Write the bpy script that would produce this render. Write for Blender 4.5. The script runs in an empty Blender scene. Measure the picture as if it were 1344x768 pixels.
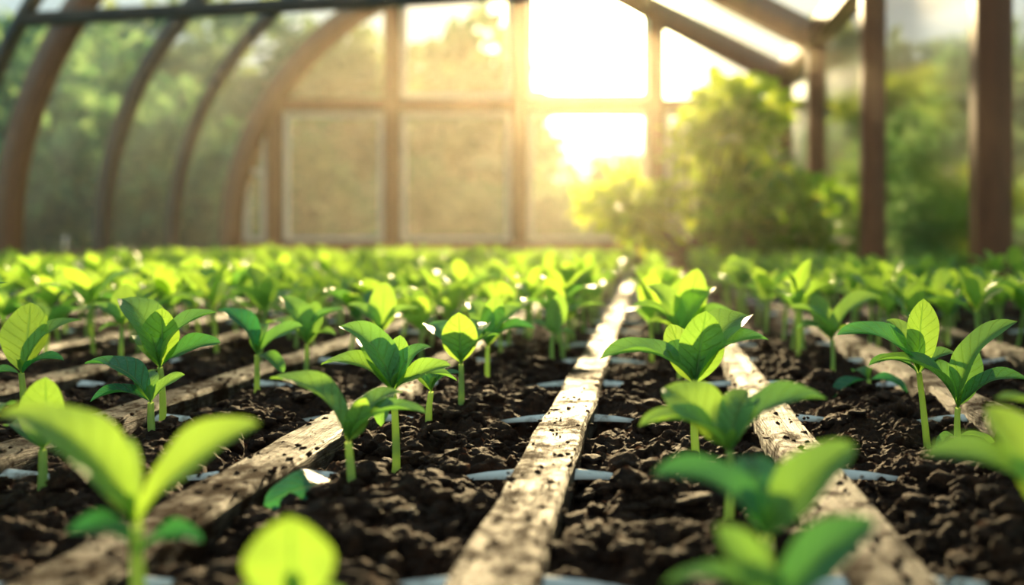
import bpy, math, random
import numpy as np
from mathutils import Vector
random.seed(7); rng=np.random.default_rng(7)
F=1307.0; VX=852.0; HY=318.0; CZ=0.20
scene=bpy.context.scene
D=bpy.data
# ------------------------------------------------------------ helpers
def link(o,parent=None):
    scene.collection.objects.link(o)
    if parent: o.parent=parent
    return o
class MB:
    def __init__(s): s.v=[];s.f=[];s.m=[];s.a=[];s.n=0
    def add(s,v,f,mat=0,a=None):
        v=np.asarray(v,float); s.v.append(v)
        s.f.extend([tuple(i+s.n for i in q) for q in f]); s.m.extend([mat]*len(f))
        s.a.append(np.zeros((len(v),3)) if a is None else np.asarray(a,float)); s.n+=len(v)
    def obj(s,name,mats,parent=None,smooth=True,link_it=True):
        me=D.meshes.new(name); V=np.concatenate(s.v)
        me.from_pydata(V.tolist(),[],s.f)
        at=me.attributes.new("lf",'FLOAT_VECTOR','POINT'); at.data.foreach_set("vector",np.concatenate(s.a).astype(np.float32).ravel())
        for m in mats: me.materials.append(m)
        me.polygons.foreach_set("material_index",s.m)
        me.polygons.foreach_set("use_smooth",[smooth]*len(s.f)); me.update()
        o=D.objects.new(name,me)
        return link(o,parent) if link_it else o
def box(mb,x0,x1,y0,y1,z0,z1,mat=0,b=0.0):
    v=[(x,y,z) for x in(x0,x1) for y in(y0,y1) for z in(z0,z1)]
    mb.add(v,[(0,1,3,2),(4,6,7,5),(0,4,5,1),(2,3,7,6),(0,2,6,4),(1,5,7,3)],mat)
def bevel(o,w=0.008,seg=2):
    m=o.modifiers.new("bevel",'BEVEL'); m.width=w; m.segments=seg; m.limit_method='ANGLE'
def nrm(a): return a/np.maximum(np.linalg.norm(a,axis=-1,keepdims=True),1e-9)

# ------------------------------------------------------------ materials
def mat(name):
    m=D.materials.new(name); m.use_nodes=True; nt=m.node_tree; nt.nodes.clear()
    return m,nt,nt.nodes.new('ShaderNodeOutputMaterial')
def N(nt,t,**k):
    n=nt.nodes.new(t)
    for a,b in k.items(): setattr(n,a,b)
    return n
def L(nt,a,b): nt.links.new(a,b)
def mth(nt,op,a,b=None,c=None):
    n=N(nt,'ShaderNodeMath',operation=op)
    for i,x in enumerate((a,b,c)):
        if x is None: continue
        if isinstance(x,(int,float)): n.inputs[i].default_value=x
        else: L(nt,x,n.inputs[i])
    return n.outputs[0]
def mixc(nt,fac,a,b,bt='MIX'):
    n=N(nt,'ShaderNodeMix',data_type='RGBA',blend_type=bt)
    for i,x in ((0,fac),(6,a),(7,b)):
        if isinstance(x,(int,float)): n.inputs[i].default_value=x
        elif isinstance(x,tuple): n.inputs[i].default_value=(*x,1)
        else: L(nt,x,n.inputs[i])
    return n.outputs[2]
def noise(nt,scale,detail=4,rough=.6,vec=None,sc=None):
    n=N(nt,'ShaderNodeTexNoise'); n.inputs['Scale'].default_value=scale; n.inputs['Detail'].default_value=detail; n.inputs['Roughness'].default_value=rough
    tc=N(nt,'ShaderNodeTexCoord'); src=tc.outputs['Object']
    if sc:
        mp=N(nt,'ShaderNodeMapping'); mp.inputs['Scale'].default_value=sc; L(nt,src,mp.inputs[0]); src=mp.outputs[0]
    L(nt,src,n.inputs['Vector']); return n.outputs[0]
def ramp(nt,f,stops):
    r=N(nt,'ShaderNodeValToRGB'); e=r.color_ramp.elements
    while len(e)<len(stops): e.new(.5)
    for i,(p,c) in enumerate(stops): e[i].position=p; e[i].color=(*c,1)
    L(nt,f,r.inputs[0]); return r.outputs[0]
def bump(nt,h,strength=.5,dist=.002):
    b=N(nt,'ShaderNodeBump'); b.inputs['Strength'].default_value=strength; b.inputs['Distance'].default_value=dist
    L(nt,h,b.inputs['Height']); return b.outputs[0]
def princ(nt,col,rough=.5,spec=.5,nor=None):
    p=N(nt,'ShaderNodeBsdfPrincipled')
    if isinstance(col,tuple): p.inputs['Base Color'].default_value=(*col,1)
    else: L(nt,col,p.inputs['Base Color'])
    if isinstance(rough,float): p.inputs['Roughness'].default_value=rough
    else: L(nt,rough,p.inputs['Roughness'])
    if isinstance(spec,float): p.inputs['Specular IOR Level'].default_value=spec
    else: L(nt,spec,p.inputs['Specular IOR Level'])
    if nor is not None: L(nt,nor,p.inputs['Normal'])
    return p.outputs[0]

def leaf_mat(name,dark,bright,tdark,tbright,tr=.45,rough=.34,veins=True):
    m,nt,out=mat(name)
    at=N(nt,'ShaderNodeAttribute',attribute_name='lf'); sp=N(nt,'ShaderNodeSeparateXYZ'); L(nt,at.outputs['Vector'],sp.inputs[0])
    t,s,ti=sp.outputs
    c=mixc(nt,ti,dark,bright); tc=mixc(nt,ti,tdark,tbright)
    nz=noise(nt,60,3)
    c=mixc(nt,mth(nt,'MULTIPLY',nz,.5),c,mixc(nt,.5,c,(.02,.08,.02)))
    nor=None
    if veins:
        as_=mth(nt,'ABSOLUTE',s)
        mid=mth(nt,'SUBTRACT',1.0,mth(nt,'MULTIPLY',as_,11.0)); mid=mth(nt,'MAXIMUM',mid,0.0)
        ph=mth(nt,'FRACT',mth(nt,'MULTIPLY',mth(nt,'SUBTRACT',t,mth(nt,'MULTIPLY',as_,.22)),8.0))
        sv=mth(nt,'MAXIMUM',mth(nt,'SUBTRACT',1.0,mth(nt,'MULTIPLY',mth(nt,'ABSOLUTE',mth(nt,'SUBTRACT',ph,.5)),9.0)),0.0)
        v=mth(nt,'MAXIMUM',mid,mth(nt,'MULTIPLY',sv,.5))
        c=mixc(nt,mth(nt,'MULTIPLY',v,.8),c,(.50,.72,.28))
        tc=mixc(nt,mth(nt,'MULTIPLY',v,.7),tc,(.10,.32,.02))
        h=mth(nt,'ADD',mth(nt,'MULTIPLY',v,-1.0),mth(nt,'MULTIPLY',noise(nt,300,3),.8))
        nor=bump(nt,h,1.0,.0028)
    p=princ(nt,c,rough,.55,nor)
    tl=N(nt,'ShaderNodeBsdfTranslucent'); L(nt,tc,tl.inputs[0])
    mx=N(nt,'ShaderNodeMixShader'); mx.inputs[0].default_value=tr; L(nt,p,mx.inputs[1]); L(nt,tl.outputs[0],mx.inputs[2]); L(nt,mx.outputs[0],out.inputs[0])
    return m
M_leaf=leaf_mat("seedling_leaf",(.030,.19,.095),(.20,.46,.07),(.07,.38,.06),(.56,.84,.07),.46,.36)
M_stem=leaf_mat("seedling_stem",(.22,.42,.10),(.40,.54,.16),(.45,.75,.18),(.75,.85,.26),.4,.4,False)
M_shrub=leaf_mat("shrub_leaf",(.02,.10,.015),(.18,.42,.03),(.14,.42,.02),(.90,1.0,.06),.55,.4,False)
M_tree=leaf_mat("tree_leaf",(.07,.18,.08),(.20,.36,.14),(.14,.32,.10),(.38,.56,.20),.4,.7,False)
M_treef=leaf_mat("haze_tinted_tree_leaf",(.16,.25,.13),(.36,.45,.23),(.22,.33,.12),(.48,.56,.26),.4,.9,False)  # distance haze painted into the paler leaf colours

m,nt,o=mat("soil"); M_soil=m
c=ramp(nt,noise(nt,80,8,.8),[(.3,(.014,.0055,.003)),(.5,(.048,.020,.009)),(.72,(.16,.072,.034))])
h=mth(nt,'ADD',noise(nt,300,8,.85),mth(nt,'MULTIPLY',noise(nt,1100,3,.8),.6))
L(nt,princ(nt,c,.75,.18,bump(nt,h,1.0,.007)),o.inputs[0])

m,nt,o=mat("weathered_wood"); M_wood=m
g=noise(nt,14,8,.75,sc=(9,.5,9)); g2=noise(nt,60,4,.7,sc=(6,.35,6)); d=noise(nt,22,8,.8); pt=noise(nt,5,5,.7)
c=ramp(nt,g,[(.28,(.028,.017,.011)),(.5,(.080,.055,.038)),(.75,(.17,.128,.094))])
c=mixc(nt,ramp(nt,g2,[(.42,(.95,.95,.95)),(.54,(0,0,0))]),c,(.016,.009,.005))
dm=ramp(nt,mth(nt,'ADD',mth(nt,'MULTIPLY',d,.65),mth(nt,'MULTIPLY',pt,.35)),[(.475,(0,0,0)),(.56,(.95,.95,.95))])
c=mixc(nt,dm,c,(.028,.013,.006))
h=mth(nt,'ADD',g2,mth(nt,'MULTIPLY',d,.8))
rg=mth(nt,'ADD',mth(nt,'MULTIPLY',dm,.35),mth(nt,'ADD',mth(nt,'MULTIPLY',g2,.4),.30))
L(nt,princ(nt,c,rg,mth(nt,'SUBTRACT',.17,mth(nt,'MULTIPLY',dm,.16)),bump(nt,h,1.0,.006)),o.inputs[0])

def frame_mat(name,a,b,r=.5):
    m,nt,o=mat(name); c=ramp(nt,noise(nt,6,6,.65,sc=(4,4,1)),[(.3,a),(.7,b)])
    L(nt,princ(nt,c,r,.4,bump(nt,noise(nt,40,4),.2,.003)),o.inputs[0]); return m
M_frame=frame_mat("brown_wood_frame",(.12,.040,.016),(.22,.080,.032))
M_dark=frame_mat("dark_metal_rib",(.015,.02,.02),(.04,.04,.038),.4)
M_sill=frame_mat("stained_board",(.12,.06,.035),(.22,.12,.07),.7)
M_gasket=frame_mat("pale_glazing_bead",(.60,.57,.50),(.78,.74,.66),.6)
m,nt,o=mat("tray_plastic"); M_tray=m
L(nt,princ(nt,ramp(nt,noise(nt,50,5),[(.5,(.72,.70,.66)),(.68,(.22,.16,.12))]),.2,.6),o.inputs[0])

def glass_mat(name,milk,col=(.9,.95,.9)):
    m,nt,o=mat(name)
    tr=N(nt,'ShaderNodeBsdfTransparent'); tr.inputs[0].default_value=(.95,.98,.97,1)
    tl=N(nt,'ShaderNodeBsdfTranslucent'); tl.inputs[0].default_value=(*col,1)
    gl=N(nt,'ShaderNodeBsdfGlossy'); gl.inputs['Roughness'].default_value=.12
    fr=N(nt,'ShaderNodeFresnel'); fr.inputs[0].default_value=1.35
    milk_fac=mth(nt,'MULTIPLY',noise(nt,3,6,.7),milk*2)  # patchy milky translucency, added so backlit panes glow with haze
    m1=N(nt,'ShaderNodeMixShader'); L(nt,milk_fac,m1.inputs[0]); L(nt,tr.outputs[0],m1.inputs[1]); L(nt,tl.outputs[0],m1.inputs[2])
    m2=N(nt,'ShaderNodeMixShader'); L(nt,mth(nt,'MULTIPLY',fr.outputs[0],.6),m2.inputs[0]); L(nt,m1.outputs[0],m2.inputs[1]); L(nt,gl.outputs[0],m2.inputs[2])
    L(nt,m2.outputs[0],o.inputs[0]); return m
M_glass=glass_mat("misted_glass",.03,(.95,.93,.85))
M_glass_l=glass_mat("misted_glass_arch",.08,(.75,.95,.98))
M_glass_r=glass_mat("clear_glass",.03)
m,nt,o=mat("grass"); 
L(nt,princ(nt,ramp(nt,noise(nt,3,6),[(.3,(.05,.10,.02)),(.7,(.16,.24,.05))]),.9,.2),o.inputs[0]); M_grass=m
m,nt,o=mat("packed_earth")
L(nt,princ(nt,ramp(nt,noise(nt,8,6),[(.3,(.06,.04,.03)),(.7,(.13,.09,.06))]),.9,.2),o.inputs[0]); M_earth=m
m,nt,o=mat("bark")
L(nt,princ(nt,ramp(nt,noise(nt,8,6,sc=(3,3,.5)),[(.3,(.05,.03,.02)),(.7,(.14,.09,.06))]),.9,.2),o.inputs[0]); M_bark=m
m,nt,o=mat("humid_air"); vs=N(nt,'ShaderNodeVolumeScatter'); vs.inputs['Color'].default_value=(1,.86,.62,1); vs.inputs['Density'].default_value=.0056; vs.inputs['Anisotropy'].default_value=.86
L(nt,vs.outputs[0],o.inputs['Volume']); M_mist=m

# ------------------------------------------------------------ soil
SLX=[-.0864,.135,.372,.61,.845]
x=-.317
while x>-3.1: SLX.append(x); x-=.245
SLX=sorted(SLX)
STY=[.30+.268*k for k in range(28)]
def vnoise(x,y,seed):
    xi=np.floor(x).astype(np.int64); yi=np.floor(y).astype(np.int64); fx=x-xi; fy=y-yi
    fx=fx*fx*(3-2*fx); fy=fy*fy*(3-2*fy)
    def h(a,b):
        n=(a*374761393+b*668265263+seed*974634777)&0xffffffff
        n=((n^(n>>13))*1274126177)&0xffffffff
        return ((n^(n>>16))&0xffff)/65535.0
    return (h(xi,yi)*(1-fx)+h(xi+1,yi)*fx)*(1-fy)+(h(xi,yi+1)*(1-fx)+h(xi+1,yi+1)*fx)*fy
SLA=np.array(SLX); STA=np.array(STY)
def soil_h(X,Y):
    X=np.asarray(X,float);Y=np.asarray(Y,float)
    h=(vnoise(X/.07,Y/.07,1)-.5)*.026
    h=h+(vnoise(X/.027,Y/.027,2))*.013
    h=h+(vnoise(X/.011+9,Y/.011,3))*.008+(vnoise(X/.0058,Y/.0058,4)-.5)*.009
    dx=np.min(np.abs(X[...,None]-SLA),axis=-1)
    h=h+.012*np.clip((dx-.03)/.06,0,1)-.016
    dy=np.min(np.abs(Y[...,None]-STA),axis=-1)
    h=h-.016*np.exp(-(dx/.065)**2*1.2-(dy/.026)**2)
    return h
def grow(a,b,d0,g):
    r=[a];d=d0
    while r[-1]<b: r.append(r[-1]+d); d*=g
    return r
ys=list(np.arange(-.4,.34,.03))+list(np.arange(.36,1.5,.0030))+grow(1.504,7.85,.0045,1.012)
ys[-1]=7.88
xr=list(np.arange(-.75,.7,.0030)); right=grow(.7,1.0,.006,1.03); right[-1]=1.0
left=[-q for q in grow(.755,3.22,.006,1.018)]; left[-1]=-3.22
xs=left[::-1]+xr+right
X,Y=np.meshgrid(xs,ys); Z=soil_h(X,Y); Z=Z+rng.uniform(-.0016,.0016,Z.shape); ny,nx=X.shape
V=np.stack([X,Y,Z],-1).reshape(-1,3)
idx=np.arange(ny*nx).reshape(ny,nx)
Fq=np.stack([idx[:-1,:-1],idx[:-1,1:],idx[1:,1:],idx[1:,:-1]],-1).reshape(-1,4).tolist()
mb=MB(); mb.add(V,Fq); soil=mb.obj("soil_bed",[M_soil])

# clods
import bmesh
def icot(n):
    bm=bmesh.new(); bmesh.ops.create_icosphere(bm,subdivisions=n,radius=1); me=D.meshes.new("t"); bm.to_mesh(me); bm.free()
    r=(np.array([v.co[:] for v in me.vertices]),[tuple(p.vertices) for p in me.polygons]); D.meshes.remove(me); return r
IC={1:icot(1),2:icot(2),3:icot(3)}
mb=MB(); cnt=0
while cnt<14000:
    y=.36+1.5*random.random()**1.4
    x=random.uniform(-min(.66*y,.9),min(.4*y,.8))
    dx=abs(SLA-x).min(); onslat=dx<.03
    if dx<.06 and abs(STA-y).min()<.012 and not onslat: continue
    r=.0010+.0115*random.random()**5.5
    if onslat:
        if random.random()>.40: continue
        r=.0005+.0020*random.random()**2; z=.0205
    else:
        z=float(soil_h(np.array([x]),np.array([y]))[0])+r*.12
    iv,ifc=IC[1] if r<.0018 else (IC[2] if r<.0045 else IC[3])
    k=nrm(rng.normal(size=(4,3)))
    jit=.28 if r<.0045 else .16
    d=1+.20*np.sin(iv@k[0]*3.1+rng.random()*6)+.18*np.sin(iv@k[1]*5.3+rng.random()*6)+.12*np.sin(iv@k[2]*9+rng.random()*6)+rng.uniform(-jit,jit,len(iv))
    s=np.array([random.uniform(.8,1.4),random.uniform(.8,1.4),random.uniform(.6,.95)])*r
    mb.add(iv*d[:,None]*s+[x,y,z],ifc); cnt+=1
mb.obj("soil_clods",[M_soil])

# slats
for i,cx in enumerate(SLX):
    mb=MB(); w=.0225*random.uniform(.95,1.08); th=.020; yy=np.arange(-.35,7.8,.03); prof=[(-1,.0),(-1,.82),(-.88,1),(-.4,1.03),(.1,.98),(.5,1.03),(.88,1),(1,.82),(1,0)]
    P=[]
    for y in yy:
        o1=(float(vnoise(np.array([y*6.]),np.array([i*7.]),5)[0])-.5)*.004
        o2=(float(vnoise(np.array([y*9.]),np.array([i*7.+3]),6)[0])-.5)*.004
        e1=(float(vnoise(np.array([y*30.]),np.array([i*7.+1]),7)[0])-.5)*.003
        for a,b in prof: P.append((cx+o1+a*(w+ (e1 if a<0 else o2)),y,-.010+b*(th+.010)+ (e1*.3 if 0<b else 0)))
    n=len(prof); fs=[(j*n+k,j*n+k+1,(j+1)*n+k+1,(j+1)*n+k) for j in range(len(yy)-1) for k in range(n-1)]
    fs.append(tuple(range(n))[::-1]); fs.append(tuple((len(yy)-1)*n+k for k in range(n)))
    mb.add(P,fs); mb.obj("wooden_slat",[M_wood])

# tray webbing: concave four-pointed webs where round cells meet
mb=MB()
for cx in SLX:
    for sy in STY:
        K=64; ring=[]
        for sc_,dz in ((0,.004),(.6,.003),(1,0),(1.0,-.003)):
            for k in range(K):
                a=2*math.pi*k/K; c_,s_=math.cos(a),math.sin(a)
                px=.082*math.copysign(abs(c_)**3.8,c_); py=.040*math.copysign(abs(s_)**3.4,s_)
                ring.append((cx+px*sc_,sy+py*sc_,.008+dz-.006*abs(c_)**4*sc_))
        fs=[(j*K+k,j*K+(k+1)%K,(j+1)*K+(k+1)%K,(j+1)*K+k) for j in range(3) for k in range(K)]
        mb.add(ring,fs)
mb.obj("seed_tray",[M_tray])

# ------------------------------------------------------------ seedlings
def leaf(mb,P0,P1,wf,arch,nh,tint,nt=14,ns=6,fold=.22,mi=0,ww=1.0):
    P0=np.array(P0,float);P1=np.array(P1,float);nh=nrm(np.array(nh,float)); Lg=np.linalg.norm(P1-P0); ax=(P1-P0)/Lg
    npp=nrm(nh-ax*(nh@ax)); C=(P0+P1)/2+npp*arch*Lg*2
    t=np.linspace(0,1,nt+1)[:,None]
    c=(1-t)**2*P0+2*t*(1-t)*C+t*t*P1; T=nrm(2*(1-t)*(C-P0)+2*t*(P1-C))
    S=nrm(np.cross(T,npp)); Nn=nrm(np.cross(S,T)); 
    u=np.clip((t-.07)/.93,0,1); p=u**.7*(1-u)**.68/.383; p=np.maximum(p,.07*(1-t)); p[-1]=.0
    s=np.linspace(-1,1,ns+1)[None,:]; hw=wf*Lg/2
    ph=random.random()*6
    wav=.14*ww*np.sin(t*11+ph+s*2)*np.abs(s)
    up=fold*np.abs(s)**1.3+wav*.7
    V=c[:,None,:]+S[:,None,:]*(s*hw*p)[:,:,None]*(1-.12*fold)+Nn[:,None,:]*(up*hw*p)[:,:,None]
    A=np.zeros(V.shape); A[...,0]=t; A[...,1]=s; A[...,2]=tint
    n=ns+1
    fs=[(j*n+k,j*n+k+1,(j+1)*n+k+1,(j+1)*n+k) for j in range(nt) for k in range(ns)]
    mb.add(V.reshape(-1,3),fs,mi,A.reshape(-1,3))
def stem(mb,P0,P1,r0,r1,bend,seg=8,K=8,mi=1):
    P0=np.array(P0,float);P1=np.array(P1,float);C=(P0+P1)/2+np.array(bend); V=[]
    for j in range(seg+1):
        t=j/seg; c=(1-t)**2*P0+2*t*(1-t)*C+t*t*P1; r=r0+(r1-r0)*t
        if j==0: r*=1.25
        for k in range(K):
            a=2*math.pi*k/K; V.append((c[0]+r*math.cos(a),c[1]+r*math.sin(a),c[2]))
    fs=[(j*K+k,j*K+(k+1)%K,(j+1)*K+(k+1)%K,(j+1)*K+k) for j in range(seg) for k in range(K)]
    mb.add(V,fs,mi,[(0,0,.6)]*len(V))
def w(px,py,Y): return np.array([(px-VX)*Y/F,Y,CZ-(py-HY)*Y/F])
HERO=[
((915,620),(912,505),[(787,472,-.01,.46,'s',.35),(1009,446,.0,.48,'s',.2),(927,408,.0,.62,'u',.6),(870,452,.03,.46,'s',.7),(985,415,.05,.42,'s',.6),(880,425,.04,.45,'u',.8)]),
((955,705),(958,592),[(838,560,-.01,.48,'s',.65),(1086,524,0,.44,'s',.35),(872,508,.03,.62,'t',.75),(985,512,.03,.45,'s',.6)]),
((520,615),(516,512),[(421,479,0,.40,'s',.5),(446,428,.02,.42,'s',.4),(592,480,0,.48,'t',.6),(566,455,.03,.44,'s',.2),(477,440,.04,.40,'s',.5),(600,500,.02,.40,'s',.4),(525,440,.03,.42,'u',.5),(500,560,-.03,.4,'s',.4)]),
((463,662),(457,580),[(353,497,0,.42,'s',.55),(560,543,0,.40,'s',.35),(528,515,.04,.38,'s',.45),(480,522,.0,.5,'u',.7),(346,664,-.045,.62,'g',.0,642)]),
((605,548),(605,478),[(602,410,-.01,.68,'u',.8),(558,428,.04,.5,'s',.2),(655,440,.03,.44,'s',.3),(640,425,.06,.42,'s',.5)]),
((563,572),(566,514),[(524,490,0,.44,'s',.5),(604,490,0,.44,'s',.3),(588,474,.03,.42,'s',.6),(545,475,.03,.45,'t',.5)]),
((201,592),(198,528),[(111,478,0,.44,'s',.1),(243,492,0,.5,'t',.5),(118,528,-.02,.48,'s',.0),(190,492,.03,.5,'s',.4)]),
((212,572),(210,482),[(213,404,0,.62,'u',.8),(159,392,.02,.42,'s',.5),(286,410,.02,.42,'s',.3),(290,450,0,.52,'t',.1),(180,440,.03,.42,'s',.6),(186,510,-.02,.44,'s',.5)]),
((337,532),(337,466),[(285,407,0,.46,'s',.0),(398,428,0,.50,'t',.3),(350,425,.03,.42,'s',.4),(372,490,-.02,.42,'s',.3)]),
((400,508),(403,452),[(368,390,.02,.42,'s',.5),(452,406,0,.42,'s',.3),(440,440,-.02,.42,'s',.5),(350,425,.02,.42,'s',.6),(415,395,.04,.42,'u',.5)]),
((55,655),(56,590),[(60,495,0,.62,'u',.7),(98,560,.02,.3,'s',.5),(10,560,.03,.3,'s',.4)]),
((30,565),(28,490),[(-25,507,0,.42,'s',.1),(84,473,0,.42,'s',.0),(40,397,.03,.6,'u',.8),(108,420,.05,.3,'s',.4)]),
((188,860),(180,690),[(-5,543,-.0,.34,'s',.9),(342,556,.0,.44,'t',.9),(120,610,.06,.34,'s',.8),(88,700,-.02,.6,'s',.0,730),(266,712,0,.55,'s',.0,730)]),
((385,960),(385,800),[(380,678,0,.95,'u',.85),(300,790,0,.4,'s',.6),(470,800,0,.4,'s',.6)]),
((1008,870),(1005,705),[(857,622,0,.42,'s',.1),(1122,583,.0,.48,'t',.55),(985,600,.04,.55,'t',.05),(1050,620,.05,.3,'s',.6)]),
((1015,970),(1012,800),[(940,690,.0,.45,'t',.5),(1150,683,0,.44,'t',.15),(870,768,0,.3,'s',.3)]),
((1258,588),(1257,535),[(1336,422,0,.34,'s',.55),(1150,473,0,.36,'s',.4),(1204,470,.03,.36,'s',.3),(1352,500,0,.36,'s',.2),(1280,455,.04,.4,'u',.35),(1310,597,-.01,.4,'s',.5,572),(1230,590,-.02,.4,'s',.3,575)]),
((1218,582),(1206,488),[(1212,392,0,.48,'u',.75),(1098,440,.0,.42,'s',.1),(1163,420,.03,.40,'s',.7),(1262,468,.02,.34,'s',.4),(1140,480,-.01,.35,'s',.2)]),
((1390,870),(1385,700),[(1212,596,0,.38,'s',.55),(1295,533,.02,.46,'t',.9),(1500,600,0,.35,'s',.5),(1420,560,.04,.5,'u',.6)]),
((1140,522),(1140,498),[(1090,540,0,.5,'s',.0),(1192,524,0,.46,'s',.0),(1120,488,.03,.5,'s',.3)]),
((893,508),(893,445),[(828,402,0,.44,'s',.5),(965,412,0,.44,'s',.4),(916,352,.02,.45,'u',.8),(848,425,-.02,.42,'s',.7),(938,378,.03,.44,'s',.8),(850,375,.04,.4,'s',.7),(945,440,-.02,.4,'s',.6)]),
((1092,498),(1092,446),[(1036,404,0,.44,'s',.6),(1158,390,0,.46,'s',.7),(1068,385,.04,.42,'u',.8),(1128,430,-.02,.42,'s',.5),(1045,432,-.02,.42,'s',.4)]),
((640,515),(640,455),[(703,432,0,.46,'s',.1),(588,432,0,.46,'s',.4),(652,388,.03,.45,'u',.7),(615,398,.04,.42,'s',.6),(690,405,.04,.42,'s',.5)]),
((725,488),(725,440),[(755,440,0,.4,'s',.4),(690,425,0,.4,'s',.5),(735,385,.02,.5,'u',.6)]),
((500,500),(500,440),[(455,400,0,.4,'s',.5),(550,405,0,.4,'s',.6),(505,370,.03,.5,'u',.8),(470,440,-.02,.4,'s',.4)]),
((160,500),(160,430),[(120,400,0,.4,'s',.5),(210,400,0,.4,'s',.6),(165,372,.03,.5,'u',.8),(130,435,-.02,.4,'s',.4)]),
]
for (bx,by),(tx,ty),lv in HERO:
    Y=F*CZ/(by-HY); B=w(bx,by,Y); B[2]=float(soil_h(np.array([B[0]]),np.array([Y]))[0])-.004
    T=w(tx,ty,Y); mb=MB(); h=T[2]-B[2]
    bend=(random.uniform(-.07,.07)*h,0,0)
    stem(mb,B,T,.0038,.0028,bend,10,10)
    for q in lv:
        x_,y_,dy,wf,kd,ti=q[:6]; P0=T.copy(); 
        if len(q)>6: P0=w(tx,q[6],Y)
        else: P0[2]-=random.uniform(0,.05)*h
        P1=w(x_,y_,Y+dy)
        if kd=='u': leaf(mb,P0,P1,wf,-.04,(.15,-1,.25),ti,18,8,.34)
        elif kd=='t': leaf(mb,P0,P1,wf*.95,.12,(0,-.5,.85),ti,18,8,.36)
        elif kd=='g': leaf(mb,P0,P1,wf,.16,(0,-.75,1),ti,18,8,-.15)
        else: leaf(mb,P0,P1,wf*1.08,.20,(random.uniform(-.1,.1),random.uniform(-.35,-.1),1),ti,18,8,.42)
    for k in range(2):
        a=random.random()*6.28; leaf(mb,T,T+np.array([.3*math.cos(a),.3*math.sin(a),.9])*.018,.45,.02,(math.cos(a+3.1),math.sin(a+3.1),.4),.9,8,4,.4)
    mb.obj("seedling",[M_leaf,M_stem])

def gen_plant(mb,x,y,size,lod):
    z=float(soil_h(np.array([x]),np.array([y]))[0])-.003
    nt,ns=((10,4),(6,2),(5,2))[lod]
    h=size*random.uniform(.5,.72); T=np.array([x+random.uniform(-.012,.012),y+random.uniform(-.012,.012),z+h])
    stem(mb,(x,y,z),T,.0038,.003,(random.uniform(-.004,.004),0,0),(5,2,2)[lod],(6,4,3)[lod])
    a0=random.random()*3.14
    for k in range(2):
        a=a0+k*3.14+random.uniform(-.3,.3); Lq=size*random.uniform(.5,.7); e=random.uniform(.1,.7)
        leaf(mb,T-np.array([0,0,.01]),T+np.array([math.cos(a)*math.cos(e),math.sin(a)*math.cos(e),math.sin(e)])*Lq,random.uniform(.40,.52),.14,(0,0,1),random.uniform(.2,.8),nt,ns,.3)
    for k in range(random.choice((2,3,4))):
        a=a0+1.57+k*2.2+random.uniform(-.4,.4); Lq=size*random.uniform(.45,.62); e=random.uniform(.6,1.25)
        leaf(mb,T,T+np.array([math.cos(a)*math.cos(e),math.sin(a)*math.cos(e),math.sin(e)])*Lq,random.uniform(.42,.55),.05,(-math.cos(a),-math.sin(a),.8),random.uniform(.7,1.2),nt,ns,.3)
mb=MB(); edges=[-3.2]+SLX+[.98]
for a,b in zip(edges[:-1],edges[1:]):
    cx=(a+b)/2; wd=b-a
    if wd<.12: continue
    near=-.1<cx<.3
    offs=[0] if near else [-.05,.05]
    for of in offs:
        y=.55+random.random()*.1
        while y<7.7:
            px=cx+of+random.uniform(-.022,.022); sx=VX+F*px/y
            inside=(y<1.62 and -60<sx<1420)
            if not inside and not (px>.05 and y>6.0):
                gen_plant(mb,px,y,random.uniform(.11,.15),0 if y<2.4 else (1 if y<4 else 2))
            y+=.115*random.uniform(.8,1.25) if y<3 else .14*random.uniform(.8,1.2)
mb.obj("seedling_rows",[M_leaf,M_stem])

# ------------------------------------------------------------ greenhouse
XL,XR,YB=-3.35,1.09,8.0; R=2.2; AX=-1.15
GF=D.objects.new("greenhouse_frame",None); link(GF)
def arcpts(a0,a1,n,r=R): return [(AX+r*math.cos(a0+(a1-a0)*k/n),CZ+r*math.sin(a0+(a1-a0)*k/n)) for k in range(n+1)]
TA=math.radians(59)
def sweep(name,pts,wd,y0,y1,m_,parent=GF,bv=.01):
    mb=MB(); V=[]; n=len(pts)
    for k,(x,z) in enumerate(pts):
        a=pts[max(k-1,0)]; b=pts[min(k+1,n-1)]; tx,tz=b[0]-a[0],b[1]-a[1]; l=math.hypot(tx,tz); nx,nz=-tz/l,tx/l
        for s,y in((-1,y0),(1,y0),(1,y1),(-1,y1)): V.append((x+nx*wd/2*s,y,z+nz*wd/2*s))
    fs=[(k*4+j,k*4+(j+1)%4,(k+1)*4+(j+1)%4,(k+1)*4+j) for k in range(n-1) for j in range(4)]
    fs+=[(3,2,1,0),tuple((n-1)*4+j for j in range(4))]
    mb.add(V,fs); o=mb.obj(name,[m_],parent,smooth=False); bevel(o,bv); return o
arc=[(XL,-.35)]+arcpts(math.pi,TA,36)
RIDGE=arcpts(math.pi,TA,36)[-1]; PL=(XR,CZ+1.33)
sweep("arch_rib_back",arc,.17,YB-.06,YB+.06,M_frame)
for i,(y,wd,mm) in enumerate([(7.0,.085,M_dark),(6.1,.09,M_dark),(5.2,.13,M_frame),(4.86,.05,M_dark),(3.4,.06,M_dark),(2.5,.06,M_dark),(1.6,.11,M_frame),(.7,.06,M_dark),(-.2,.06,M_dark)]):
    sweep("arch_rib_%d"%(i+1),arc,wd,y-.035,y+.035,mm)
for i,y in enumerate([8.0,6.5,4.86,3.18,1.5,-.2]):
    sweep("rafter_%d"%(i+1),[RIDGE,PL],.19,y-.05,y+.05,M_frame)
    sweep("post_%d"%(i+1),[(XR,-.35),PL],.115,y-.05,y+.05,M_frame)
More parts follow.
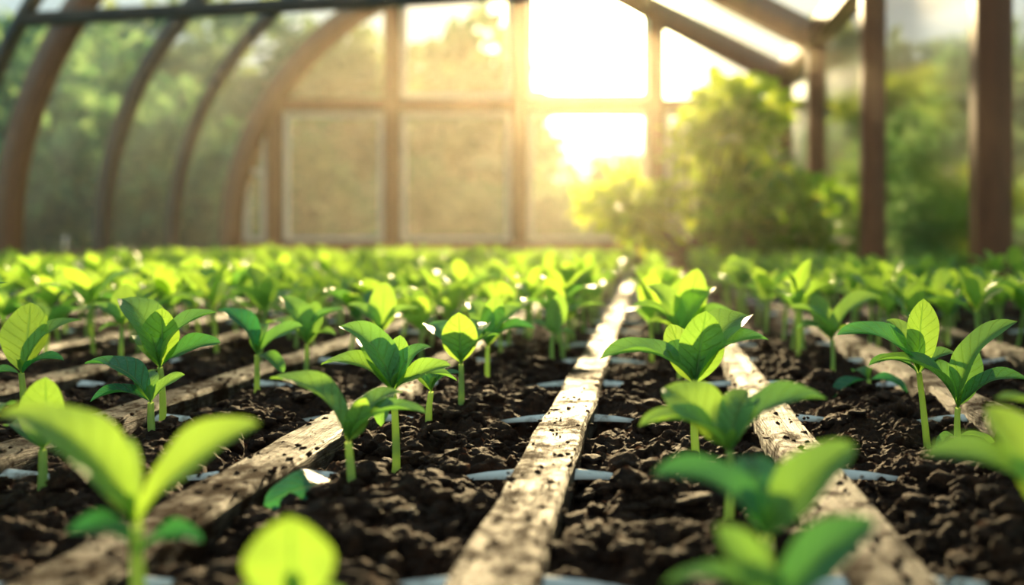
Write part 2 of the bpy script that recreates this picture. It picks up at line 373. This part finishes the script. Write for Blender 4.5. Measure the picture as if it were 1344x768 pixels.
def bx(name,*a,m_=M_frame,parent=GF,bv=.008):
    mb=MB(); box(mb,*a); o=mb.obj(name,[m_],parent,smooth=False); bevel(o,bv); return o
bx("wall_plate",XR-.065,XR+.065,-.3,8.05,PL[1]-.06,PL[1]+.08)
bx("ridge_beam",RIDGE[0]-.04,RIDGE[0]+.04,-.3,8.05,RIDGE[1]-.02,RIDGE[1]+.09)
sweep("tie_beam",[(-3.07,CZ+1.085),(XR,CZ+1.31)],.065,4.83,4.89,M_dark)
def topz(x):
    if x<RIDGE[0]: return CZ+math.sqrt(max(R*R-(x-AX)**2,0))
    return RIDGE[1]+(PL[1]-RIDGE[1])*(x-RIDGE[0])/(PL[0]-RIDGE[0])
MX=[-3.0,-2.06,-1.04,.06]
for i,x in enumerate(MX): bx("mullion_%d"%(i+1),x-.065,x+.065,YB-.04,YB+.04,-.05,topz(x)-.02)
bx("transom",-2.95,XR,YB-.035,YB+.035,CZ+1.05,CZ+1.15)
bx("bottom_rail",XL,XR,YB-.06,YB+.06,CZ-.07,CZ+.01)
bx("left_sill",XL-.06,XL+.07,-.3,YB,CZ-.14,CZ-.05,m_=M_sill)
bx("right_sill",XR-.05,XR+.05,-.3,YB,-.16,-.08)
bx("wall_back",XL,XR,YB-.03,YB+.03,-.35,CZ-.06,m_=M_sill,parent=None)
bx("wall_left",XL-.03,XL+.03,-.3,YB-.05,-.35,CZ-.14,m_=M_sill,parent=None)
bx("wall_right",XR-.03,XR+.03,-.3,YB-.05,-.35,-.16,m_=M_sill,parent=None)
P=D.objects.new("planter_box",None); link(P)
bx("board_right",1.0,1.03,-.45,7.9,-.35,.03,m_=M_wood,parent=P); bx("board_left",-3.25,-3.22,-.45,7.9,-.35,.03,m_=M_wood,parent=P)
bx("board_front",-3.22,1.0,-.43,-.4,-.35,.03,m_=M_wood,parent=P); bx("board_back",-3.22,1.0,7.88,7.91,-.35,.03,m_=M_wood,parent=P)
bx("humid_air_mist",-3.2,1.02,1.2,7.86,.05,1.5,m_=M_mist,parent=None).modifiers.clear()
# glazing
def gsheet(name,pts,y0,y1,m_):
    mb=MB(); V=[]
    for x,z in pts: V+=[(x,y0,z),(x,y1,z)]
    mb.add(V,[(2*k,2*k+1,2*k+3,2*k+2) for k in range(len(pts)-1)]); return mb.obj(name,[m_])
aa=arcpts(math.pi,TA,40)
gsheet("window_1",[(XL,CZ-.06)]+aa[:20],-.3,YB-.05,M_glass_l)
gsheet("ceiling",aa[19:]+[PL],-.3,YB-.05,M_glass_l)
gsheet("window_2",[(XR,-.1),PL],-.3,YB-.05,M_glass_r)
bd=[XL+.03]+MX+[XR-.03]; nwin=3
for i in range(5):
    a,b=bd[i]+.065,bd[i+1]-.065
    for lo in (0,1):
        z0,z1=(CZ+.0,CZ+1.05) if lo==0 else (CZ+1.15,None)
        n=10; xs_=[a+(b-a)*k/n for k in range(n+1)]
        mb=MB(); V=[];top=[]
        for x in xs_:
            t_=topz(x)-.05; zt=min(z1,t_) if z1 else t_
            V+=[(x,YB,z0),(x,YB,max(zt,z0+.001))]; top.append(zt)
        if max(top)<z0+.05: continue
        mb.add(V,[(2*k,2*k+2,2*k+3,2*k+1) for k in range(n)],0)
        g=.045
        if min(top)>z0+.2:
            box(mb,a,a+g,YB-.015,YB+.015,z0,top[0],1); box(mb,b-g,b,YB-.015,YB+.015,z0,top[-1],1); box(mb,a+g,b-g,YB-.015,YB+.015,z0,z0+g,1)
            if z1: box(mb,a+g,b-g,YB-.015,YB+.015,min(top)-g,min(top),1)
        mb.obj("window_%d"%nwin,[M_glass,M_gasket],smooth=False); nwin+=1
# floor and ground
mb=MB(); mb.add([(XL,-.5,-.345),(XR,-.5,-.345),(XR,8,-.345),(XL,8,-.345)],[(0,1,2,3)]); mb.obj("floor",[M_earth])
mb=MB(); mb.add([(-90,-30,-.36),(90,-30,-.36),(90,140,-.36),(-90,140,-.36)],[(0,1,2,3)]); mb.obj("ground",[M_grass])

# ------------------------------------------------------------ shrub & trees
def foliage(mb,blobs,count,size,mi=0,nt=4,lim=None,tb=lambda p:random.random()):
    vol=[b[3]*b[4]*b[5] for b in blobs]
    for _ in range(count):
        b=random.choices(blobs,vol)[0]; d=nrm(rng.normal(size=3)); r=random.random()**.28
        p=np.array(b[:3])+d*np.array(b[3:6])*r*random.uniform(.85,1.18)
        if lim and not lim(p): continue
        dr=nrm(d+rng.normal(size=3)*.6+np.array([0,0,.15])); s=size*random.uniform(.7,1.3)
        nh=nrm(rng.normal(size=3)*.5+np.array([0,0,1.])) 
        if abs(nh@dr)>.95: nh=np.array([1.,0,0])
        leaf(mb,p,p+dr*s,.55,.05,nh,tb(p),nt,2,.15,mi)
mb=MB()
# clumpy sprays of leaves instead of even balls
BL0=[(.42,6.7,.60,.46,.42,.42,12),(.66,6.1,.46,.28,.5,.38,8),(.66,6.5,.98,.26,.3,.22,7),(.0,6.9,.44,.36,.3,.20,6),(.82,5.5,.28,.14,.4,.30,6),(.34,6.8,.86,.25,.25,.18,5),(-.3,7.0,.5,.24,.2,.12,4)]
BL=[]
for b in BL0:
    for k in range(b[6]):
        d=nrm(rng.normal(size=3)); p=np.array(b[:3])+d*np.array(b[3:6])*random.uniform(.4,1.0); r=random.uniform(.09,.17)
        BL.append((min(p[0],.88),p[1],max(p[2],.14),r,r,r*.75))
for b in BL:
    bx0=(random.uniform(.2,.75),random.uniform(6.0,6.8),-.02)
    stem(mb,bx0,b[:3],.012,.004,(0,0,.06),6,6,1)
tone={}
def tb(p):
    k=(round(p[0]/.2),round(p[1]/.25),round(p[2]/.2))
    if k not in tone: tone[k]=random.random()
    return min(1.1,max(0,tone[k]*.7+random.random()*.3+(p[2]-.5)*.5-(p[0]-.45)*.5))  # random clump tone, plus backlit brightening toward top and left put into the tint
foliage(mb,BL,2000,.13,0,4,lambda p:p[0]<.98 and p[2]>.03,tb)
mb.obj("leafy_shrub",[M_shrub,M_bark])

def tree(name,h,rad,cnt,leafm,ls):
    mb=MB(); bl=[]
    for k in range(9):
        a=random.random()*6.28; q=random.random()
        bl.append((rad*.55*math.cos(a),rad*.55*math.sin(a),h*(.25+.62*k/9),rad*(.6-.3*k/9),rad*(.6-.3*k/9),h*.16))
    stem(mb,(0,0,0),(0,0,h*.8),h*.035,h*.01,(.1,0,0),8,8,1)
    for b in bl: stem(mb,(0,0,b[2]*.6),b[:3],h*.014,h*.005,(0,0,.1),4,5,1)
    foliage(mb,bl,cnt,ls,0,3)
    o=mb.obj(name,[leafm,M_bark],link_it=False); return o.data
tn=[tree("tree",5.0,2.3,3800,M_tree,.34),tree("tree",4.2,2.4,3800,M_tree,.34)]
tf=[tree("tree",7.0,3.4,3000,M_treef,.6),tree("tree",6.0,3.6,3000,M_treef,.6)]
def put(me,x,y,s):
    o=D.objects.new("tree",me); link(o); o.location=(x,y,-.36); o.scale=(s,s,s); o.rotation_euler=(0,0,random.random()*6.28)
for x,y,s in [(3.6,5.5,.55),(4.6,8.5,.62),(3.9,11.5,.6),(6.5,10.5,.8),(5.2,14.5,.7),(3.4,16,.55),(8.5,14,1.0),(6,19,.8),(2.8,8.6,.32),(3.2,13,.45),(4.2,3.2,.55)]: put(random.choice(tn),x,y,s)
for x,y,s in [(-7.5,7,.55),(-8.5,10,.7),(-9,14,.9),(-7,13,.65),(-11,18,1.0),(-6.2,16,.65),(-12,10,.9),(-7.2,4.2,.55)]: put(random.choice(tn),x,y,s)
for x,y,s in [(-7.5,22,.5),(-5.6,23,.55),(-4.0,22,.42),(-2.6,24,.5),(-9.4,24,.7)]: put(random.choice(tn),x,y,s)
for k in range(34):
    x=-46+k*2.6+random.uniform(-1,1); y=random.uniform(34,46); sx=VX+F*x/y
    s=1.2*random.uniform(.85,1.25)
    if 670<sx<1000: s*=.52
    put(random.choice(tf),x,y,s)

# ------------------------------------------------------------ world + sun
wd=D.worlds.new("World"); scene.world=wd; wd.use_nodes=True; nt=wd.node_tree; nt.nodes.clear()
out=nt.nodes.new('ShaderNodeOutputWorld'); bg=nt.nodes.new('ShaderNodeBackground'); L(nt,bg.outputs[0],out.inputs[0])
tc=N(nt,'ShaderNodeTexCoord'); nv=N(nt,'ShaderNodeVectorMath',operation='NORMALIZE'); L(nt,tc.outputs['Generated'],nv.inputs[0])
sd=Vector((-.055,1,.195)).normalized()
dp=N(nt,'ShaderNodeVectorMath',operation='DOT_PRODUCT'); L(nt,nv.outputs[0],dp.inputs[0]); dp.inputs[1].default_value=sd
dt=mth(nt,'MAXIMUM',dp.outputs['Value'],0.0)
sep=N(nt,'ShaderNodeSeparateXYZ'); L(nt,nv.outputs[0],sep.inputs[0]); up=mth(nt,'MAXIMUM',sep.outputs[2],0.0)
sky=ramp(nt,up,[(0,(.74,.76,.66)),(.18,(.64,.82,.84)),(.6,(.50,.74,.84))])
def addg(col,power,strength,acc):
    g=mth(nt,'MULTIPLY',mth(nt,'POWER',dt,power),strength)
    s=N(nt,'ShaderNodeVectorMath',operation='SCALE'); s.inputs[0].default_value=col; L(nt,g,s.inputs['Scale'])
    a=N(nt,'ShaderNodeVectorMath',operation='ADD'); L(nt,acc,a.inputs[0]); L(nt,s.outputs[0],a.inputs[1]); return a.outputs[0]
acc=addg((1,.66,.28),14,.75,sky); acc=addg((1,.66,.26),110,2.3,acc); acc=addg((1,.84,.5),600,75,acc)
L(nt,acc,bg.inputs[0]); bg.inputs[1].default_value=.95
sl=D.lights.new("sun",'SUN'); sl.energy=17; sl.color=(1,.73,.38); sl.angle=math.radians(2.8)
so=D.objects.new("sun",sl); link(so); dirv=Vector((.06,-1,-.275)); so.rotation_euler=dirv.to_track_quat('-Z','Y').to_euler(); so.location=(0,6,3)

# ------------------------------------------------------------ camera
cd=D.cameras.new("camera"); cam=D.objects.new("camera",cd); link(cam)
cam.location=(0,0,CZ); cam.rotation_euler=(math.pi/2,0,0)
cd.sensor_width=36; cd.lens=F/1344*36; cd.shift_x=-(VX-672)/1344; cd.shift_y=-(384-HY)/1344
cd.clip_start=.02; cd.clip_end=500
cd.dof.use_dof=True; cd.dof.focus_distance=.96; cd.dof.aperture_fstop=2.8
scene.camera=cam
try:
    scene.view_settings.view_transform='Standard'; scene.view_settings.look='None'
except Exception as e: print(e)
